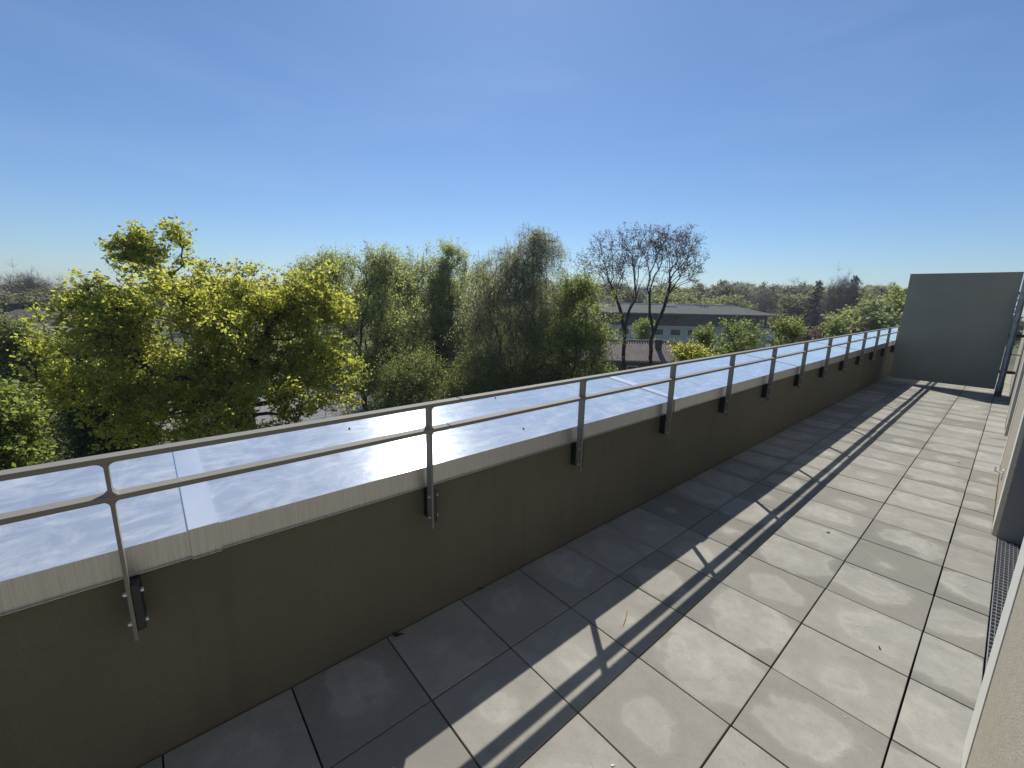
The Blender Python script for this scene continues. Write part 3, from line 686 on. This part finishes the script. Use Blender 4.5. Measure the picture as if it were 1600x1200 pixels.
# individual ones
far_tree('conifer', 1281, 437, 120, 1.0, 'dark flat-topped conifer beside the big bare oak', 'conifer_tree')
far_tree('conifer', 1338, 430, 115, .9, 'dark pointed conifer next to the tall wispy bare tree', 'conifer_tree')
far_tree('bare', 1320, 421, 105, .75, 'tall wispy bare tree rising over the far wood between the conifers', 'bare_tree', var=0)
far_tree('bare', 1242, 438, 142, 1.15, 'big bare spreading oak right of the hip-roofed building', 'bare_tree', var=1)
far_tree('fresh', 1388, 443, 84, 1.25, 'large fresh green tree beside the privacy screen', 'broad_tree')
far_tree('copper', 1290, 478, 74, 1.2, 'low reddish-brown budding tree in front of the far wood', 'budding_tree')
far_tree('copper', 135, 424, 95, .85, 'rounded tree with purplish-brown top beyond the large maple', 'budding_tree')
far_tree('bare', 25, 416, 115, 1.0, 'bare tree behind the brown-roofed house beside its chimney', 'bare_tree', var=0)
far_tree('green', 165, 436, 85, 1.1, 'dark green rounded tree beside the purplish-brown treetop', 'broad_tree', var=1)
far_tree('green', 1352, 462, 78, 1.2, 'mid-green tree in front of the pointed conifer', 'broad_tree', var=0)
for u in (-70, -35, -10, 55, 72, 90): far_tree('bare', u, 420 + abs(u) * .12 + random.uniform(-3, 6), 120 + random.uniform(-8, 20), .9)
for u in (-40, 8, 45, 75, 100): far_tree('olive', u, 449 + random.uniform(-4, 6), 88 + random.uniform(-6, 12), 1.35)
u = 175
while u < 860:
    far_tree(random.choice(('green', 'olive', 'olive', 'bare')), u, 446 + random.uniform(-6, 8), random.uniform(130, 190), 1.3); u += random.uniform(14, 30)
u = 850
while u < 1420:
    D_ = random.uniform(165, 230)
    far_tree(random.choice(('green', 'olive', 'bare', 'bare', 'fresh', 'olive')), u, (436 if u < 1000 else 443 - (u - 1100) * .004) + random.uniform(-4, 6), D_, 1.15); u += random.uniform(9, 17)
u = 870
while u < 1420:
    far_tree(random.choice(('green', 'olive', 'green', 'fresh', 'bare')), u, 455 + random.uniform(-7, 7), random.uniform(128, 150), 1.25); u += random.uniform(15, 28)
for u in (1395, 1425, 1460, 1500, 1540): far_tree('olive', u, 450, 120, 1.2)

# ================================================================== HOUSES
M['roof_grey'] = mat('grey_metal_roof', (.165, .168, .15), .95, spec=.1, var=.15, vscale=.8)
M['cream'] = mat('cream_wall', (.62, .585, .47), .9, var=.06, vscale=.5)
M['brown_roof'] = mat('brown_roof', (.085, .068, .062), .85, var=.25, vscale=1.5)
M['pantile'] = mat('pantile', (.17, .125, .115), .75, col2=(.30, .24, .22), vscale=1.3)
M['orange_wall'] = mat('ochre_wall', (.16, .10, .05), .9, var=.2, vscale=.6)
M['bwhite'] = mat('white_trim', (.75, .75, .73), .6)
M['brick_red'] = mat('chimney_brick', (.30, .14, .10), .9, var=.2, vscale=3)
def hip(b, x0, x1, y0, y1, z0, z1, e):
    m = (y0 + y1) / 2
    A = [(x0, y0, z0), (x1, y0, z0), (x1, y1, z0), (x0, y1, z0)]; R1, R2 = (x0 + e, m, z1), (x1 - e, m, z1)
    b.face([A[0], A[1], R2, R1]).face([A[1], A[2], R2]).face([A[2], A[3], R1, R2]).face([A[3], A[0], R1]).face(A[::-1])
def local(u, v, Y):
    p = atfwd(u, v, Y) - CAM; return float(p @ RT), float(p @ FW), float(p[2] + CAM[2])
def hip_house():
    Y = 104.0; xr, _, ze = local(1217, 493, Y); xl = xr - 66
    base = CAM + RT * (xl + xr) / 2 + FW * (Y + 8)
    r = empty('hip_roofed_building', (base[0], base[1], GZ), YAW, label='long hip-roofed building with dark strip glazing above a cream storey', cat='building')
    hx = (xr - xl) / 2; z = lambda q: q - GZ
    b = MB(); hip(b, -hx, hx, -8, 8, z(ze), z(ze) + 1.95, 7.0); b.box(-hx, hx, -8, 8, z(ze) - .28, z(ze) - .01); rf = b.build('roof', M['roof_grey'], r)
    b = MB(); n = 96
    for i in range(n + 1):
        x = -hx + 1.2 + (2 * hx - 2.4) * i / n; t = min(1, (hx - abs(x)) / 7.0)
        b.prism([(x - .03, 0), (x + .03, 0), (x + .03, .06), (x - .03, .06)], 0, 8 * t, 'y')
        for vv in b.bm.verts[-8:] if False else []: pass
    # tilt seams onto the front slope
    for vv in b.bm.verts: vv.co = Vector((vv.co.x, -8 + vv.co.y, z(ze) + .005 + vv.co.y * 1.95 / 8 + vv.co.z))
    tag(b.build('standing_seams', M['roof_grey'], rf), kind='stuff')
    b = MB(); b.box(-26, hx - 7, -.25, .25, z(ze) + 1.90, z(ze) + 2.15); b.build('ridge_cap', M['bwhite'], rf)
    sx = local(1047, 482, Y + 6)[0] - (xl + xr) / 2
    b = MB(); b.box(sx - 1.6, sx + 1.6, -2.2, -1.0, z(ze) + 1.3, z(ze) + 1.85, .04); b.build('skylight', M['bwhite'], rf)
    cx = local(1140, 478, Y + 12)[0] - (xl + xr) / 2
    b = MB(); b.box(cx - 1.6, cx + 1.6, 3.0, 4.4, z(ze) + .9, z(ze) + 2.6); b.build('chimney', M['brick_red'], rf)
    b = MB(); b.box(-hx + 2.2, hx - 3.6, -5.9, 6, z(ze) - 3.1, z(ze) - .281); b.build('upper_wall', M['frame'], r)
    n = 22; x0, x1 = -hx + 2.4, hx - 3.8
    for i in range(n):
        a, c = x0 + (x1 - x0) * i / n, x0 + (x1 - x0) * (i + 1) / n
        fr = MB().box(a + .02, c - .02, -5.98, -5.901, z(ze) - 2.9, z(ze) - .45).build('window', M['frame'], r)
        MB().box(a + .12, c - .12, -6.0, -5.981, z(ze) - 2.8, z(ze) - .55).build('pane', M['glass'], fr)
    b = MB(); b.box(-hx + .8, hx - 1.0, -7.2, 7, z(ze) - 3.45, z(ze) - 3.101); b.build('balcony_slab', M['cream'], r)
    b = MB(); b.box(-hx + 1.2, hx - 1.5, -6.8, 6.5, 0.01, z(ze) - 3.451); b.build('lower_wall', M['cream'], r)
    for xx in (hx - 2.2,): b = MB(); b.box(xx - .2, xx + .2, -6.9, -6.5, z(ze) - 3.10, z(ze) - .282); b.build('corner_column', M['frame'], r)
    for fl in range(2):
        zt = z(ze) - 3.95 - 3.0 * fl
        for i in range(14):
            a = -hx + 3 + (2 * hx - 7) * i / 14
            fr = MB().box(a, a + 2.3, -6.86, -6.801, zt - 1.3, zt).build('window', M['frame'], r)
            MB().box(a + .1, a + 1.1, -6.88, -6.861, zt - 1.2, zt - .1).box(a + 1.2, a + 2.2, -6.88, -6.861, zt - 1.2, zt - .1).build('pane', M['glass'], fr)
    sxx = local(1205, 524, Y + 1.2)[0] - (xl + xr) / 2
    MB().box(sxx - 1.3, sxx + 1.0, -6.95, -6.801, z(ze) - 5.9, z(ze) - 3.7).build('white_panel', M['bwhite'], r)
hip_house()
def pantile_house():
    Y = 47.0; x0, _, zr = local(858, 530, Y + 3); x1, _, _ = local(1046, 533, Y + 3); _, _, ze = local(960, 563, Y)
    base = CAM + RT * (x0 + x1) / 2 + FW * (Y + 3)
    r = empty('pantiled_house', (base[0], base[1], GZ), YAW, label='low house with brown pantiled roof under the bare budding trees', cat='house')
    hx = (x1 - x0) / 2; z = lambda q: q - GZ; dz = zr - ze
    b = MB(); b.prism([(-3.2, z(ze)), (0, z(zr)), (3.2, z(ze)), (3.2, z(ze) - .18), (0, z(zr) - .2), (-3.2, z(ze) - .18)], -hx, hx, 'x'); rf = b.build('roof', M['pantile'], r)
    b = MB(); n = int(2 * hx / .30)
    for i in range(n):
        x = -hx + .15 + i * .30
        b.cyl((x, -3.22, z(ze) + .03), (x, -.02, z(zr) + .03), .085, n=6)
    for vv in b.bm.verts: vv.co.z += .0
    tag(b.build('pantile_rows', M['pantile'], rf), kind='stuff')
    MB().box(-hx, hx, -.14, .14, z(zr) + .0, z(zr) + .14, .04).build('ridge', M['pantile'], rf)
    MB().box(-hx + .4, hx - .4, -2.7, 2.7, .01, z(ze) - .10).build('wall', M['orange_wall'], r)
    MB().prism([(-2.7, z(ze) - .1), (0, z(zr) - .25), (2.7, z(ze) - .1)], -hx + .4, hx - .4, 'x').build('gable', M['orange_wall'], r)
    for i in range(5):
        a = -hx + 1.2 + (2 * hx - 3) * i / 4.5
        fr = MB().box(a, a + 1.2, -2.76, -2.701, z(ze) - 1.9, z(ze) - .6).build('window', M['bwhite'], r)
        MB().box(a + .1, a + 1.1, -2.78, -2.761, z(ze) - 1.8, z(ze) - .7).build('pane', M['glass'], fr)
    cx = local(1037, 540, Y)[0] - (x0 + x1) / 2
    MB().box(cx - .3, cx + .3, -1.6, -1.0, z(ze) + .6, z(zr) + .35).build('chimney', M['brown_roof'], rf)
pantile_house()
def brown_house():
    Y = 44.0; xr, _, ze = local(52, 511, Y); xl = xr - 24
    base = CAM + RT * (xl + xr) / 2 + FW * (Y + 5)
    r = empty('brown_roofed_house', (base[0], base[1], GZ), YAW, label='flat white-trimmed house with low brown roof and chimney beyond the large maple', cat='house')
    hx = 12; z = lambda q: q - GZ
    b = MB(); hip(b, -hx, hx, -5, 5, z(ze), z(ze) + 1.5, 5.0); rf = b.build('roof', M['brown_roof'], r)
    cx = local(22, 490, Y + 5)[0] - (xl + xr) / 2
    MB().box(cx - .5, cx + .5, -.6, .4, z(ze) + .9, z(ze) + 2.2, .03).build('chimney', M['brown_roof'], rf)
    MB().box(-hx - .02, hx + .02, -5.02, 5.02, z(ze) - .26, z(ze) - .005).build('white_fascia', M['bwhite'], rf)
    MB().box(-hx + .6, hx - .6, -4.4, 4.4, .01, z(ze) - .261).build('wall', M['cream'], r)
    for fl in range(2):
        for i in range(8):
            a = -hx + 1.2 + i * 2.8; zt = z(ze) - .5 - fl * 2.9
            fr = MB().box(a, a + 1.9, -4.46, -4.401, zt - 1.4, zt).build('window', M['bwhite'], r)
            MB().box(a + .1, a + 1.8, -4.48, -4.461, zt - 1.3, zt - .1).build('pane', M['glass'], fr)
    MB().box(-hx + .4, hx + 7, -5.6, -4.49, z(ze) - 2.45, z(ze) - 2.2).build('balcony_slab', M['bwhite'], r)
    MB().box(hx - .59, hx + 6.8, -5.0, 4, .01, z(ze) - 2.46).build('annex', M['cream'], r)
brown_house()

# ------------------------------------------------------------------ cars and fence in the car park
def car(u, v, col, rz, label):
    p = onground(u, v); r = empty('parked_car', (p[0], p[1], GZ + .004), rz, label=label, cat='car')
    pm = mat('car_paint', col, .25, spec=.6)
    prof = [(-2.1, .35), (-2.15, .75), (-2.0, .92), (-1.75, .98), (1.0, .98), (1.95, .82), (2.15, .62), (2.12, .32)]
    b = MB(); b.prism(prof, -.86, .86, 'y'); bmesh.ops.bevel(b.bm, geom=b.bm.edges[:], offset=.05, segments=2, affect='EDGES'); b.build('body', pm, r)
    b = MB(); b.prism([(-1.85, .97), (-1.35, 1.42), (.25, 1.45), (1.05, .97)], -.74, .74, 'y'); b.build('window_band', M['glass'], r)
    b = MB(); b.box(-1.38, .22, -.72, .72, 1.43, 1.49, .03); b.build('roof', pm, r)
    for x in (-1.3, 1.35):
        for y in (-.80, .80):
            w_ = MB().cyl((x, y - .1, .315), (x, y + .1, .315), .31, n=18).build('wheel', M['bracket'], r); MB().cyl((x, y - .104, .315), (x, y + .104, .315), .19, n=12).build('rim', M['steel'], w_)
    for y in (-.62, .62):
        MB().box(2.06, 2.16, y - .16, y + .16, .60, .74, .02).build('headlight', M['white'], r); MB().box(-2.17, -2.08, y - .16, y + .16, .70, .84, .02).build('tail_light', M['brick_red'], r)
car(540, 612, (.03, .035, .045), YAW + 1.2, 'dark parked car showing through the right edge of the maple crown')
car(352, 628, (.60, .62, .63), YAW + 1.3, 'silver parked car behind the maple trunk')
car(468, 606, (.65, .65, .64), YAW + 1.25, 'white parked car half hidden by the maple foliage')
car(612, 598, (.18, .03, .03), YAW + 1.2, 'red parked car beneath the hornbeam behind the maple')
def fence():
    a, c = onground(400, 668), onground(500, 652); d = c - a; L = float(np.linalg.norm(d)); rz = math.atan2(d[1], d[0])
    a = a - d / L * 6; L += 12
    r = empty('bar_fence', (a[0], a[1], GZ), rz, label='low grey metal bar fence between the maple and the car park', cat='fence')
    n = int(L / 2.5)
    for i in range(n + 1): MB().box(i * 2.5 - .03, i * 2.5 + .03, -.03, .03, 0.001, 1.3).build('post', M['galv'], r)
    for z in (.2, .7, 1.2): MB().box(-.03, n * 2.5, -.046, -.031, z, z + .03).build('rail', M['galv'], r)
    b = MB()
    for i in range(int(n * 2.5 / .10)): b.box(i * .1 + .04, i * .1 + .048, -.058, -.047, .08, 1.25)
    tag(b.build('bars', M['galv'], r), kind='stuff')
fence()

# ================================================================== THE AIR
def haze():
    m = bpy.data.materials.new('haze'); m.use_nodes = True; t = m.node_tree
    for n in list(t.nodes):
        if n.type != 'OUTPUT_MATERIAL': t.nodes.remove(n)
    v = N(t, 'ShaderNodeVolumePrincipled'); v.inputs['Density'].default_value = HAZE; v.inputs['Color'].default_value = (.80, .88, 1, 1); v.inputs['Anisotropy'].default_value = .25
    t.links.new(v.outputs[0], t.nodes['Material Output'].inputs['Volume'])
    b = MB(); b.box(-610, 610, -610, 610, GZ - 1, 22); tag(b.build('haze', m), kind='stuff')
HAZE = .00045
haze()
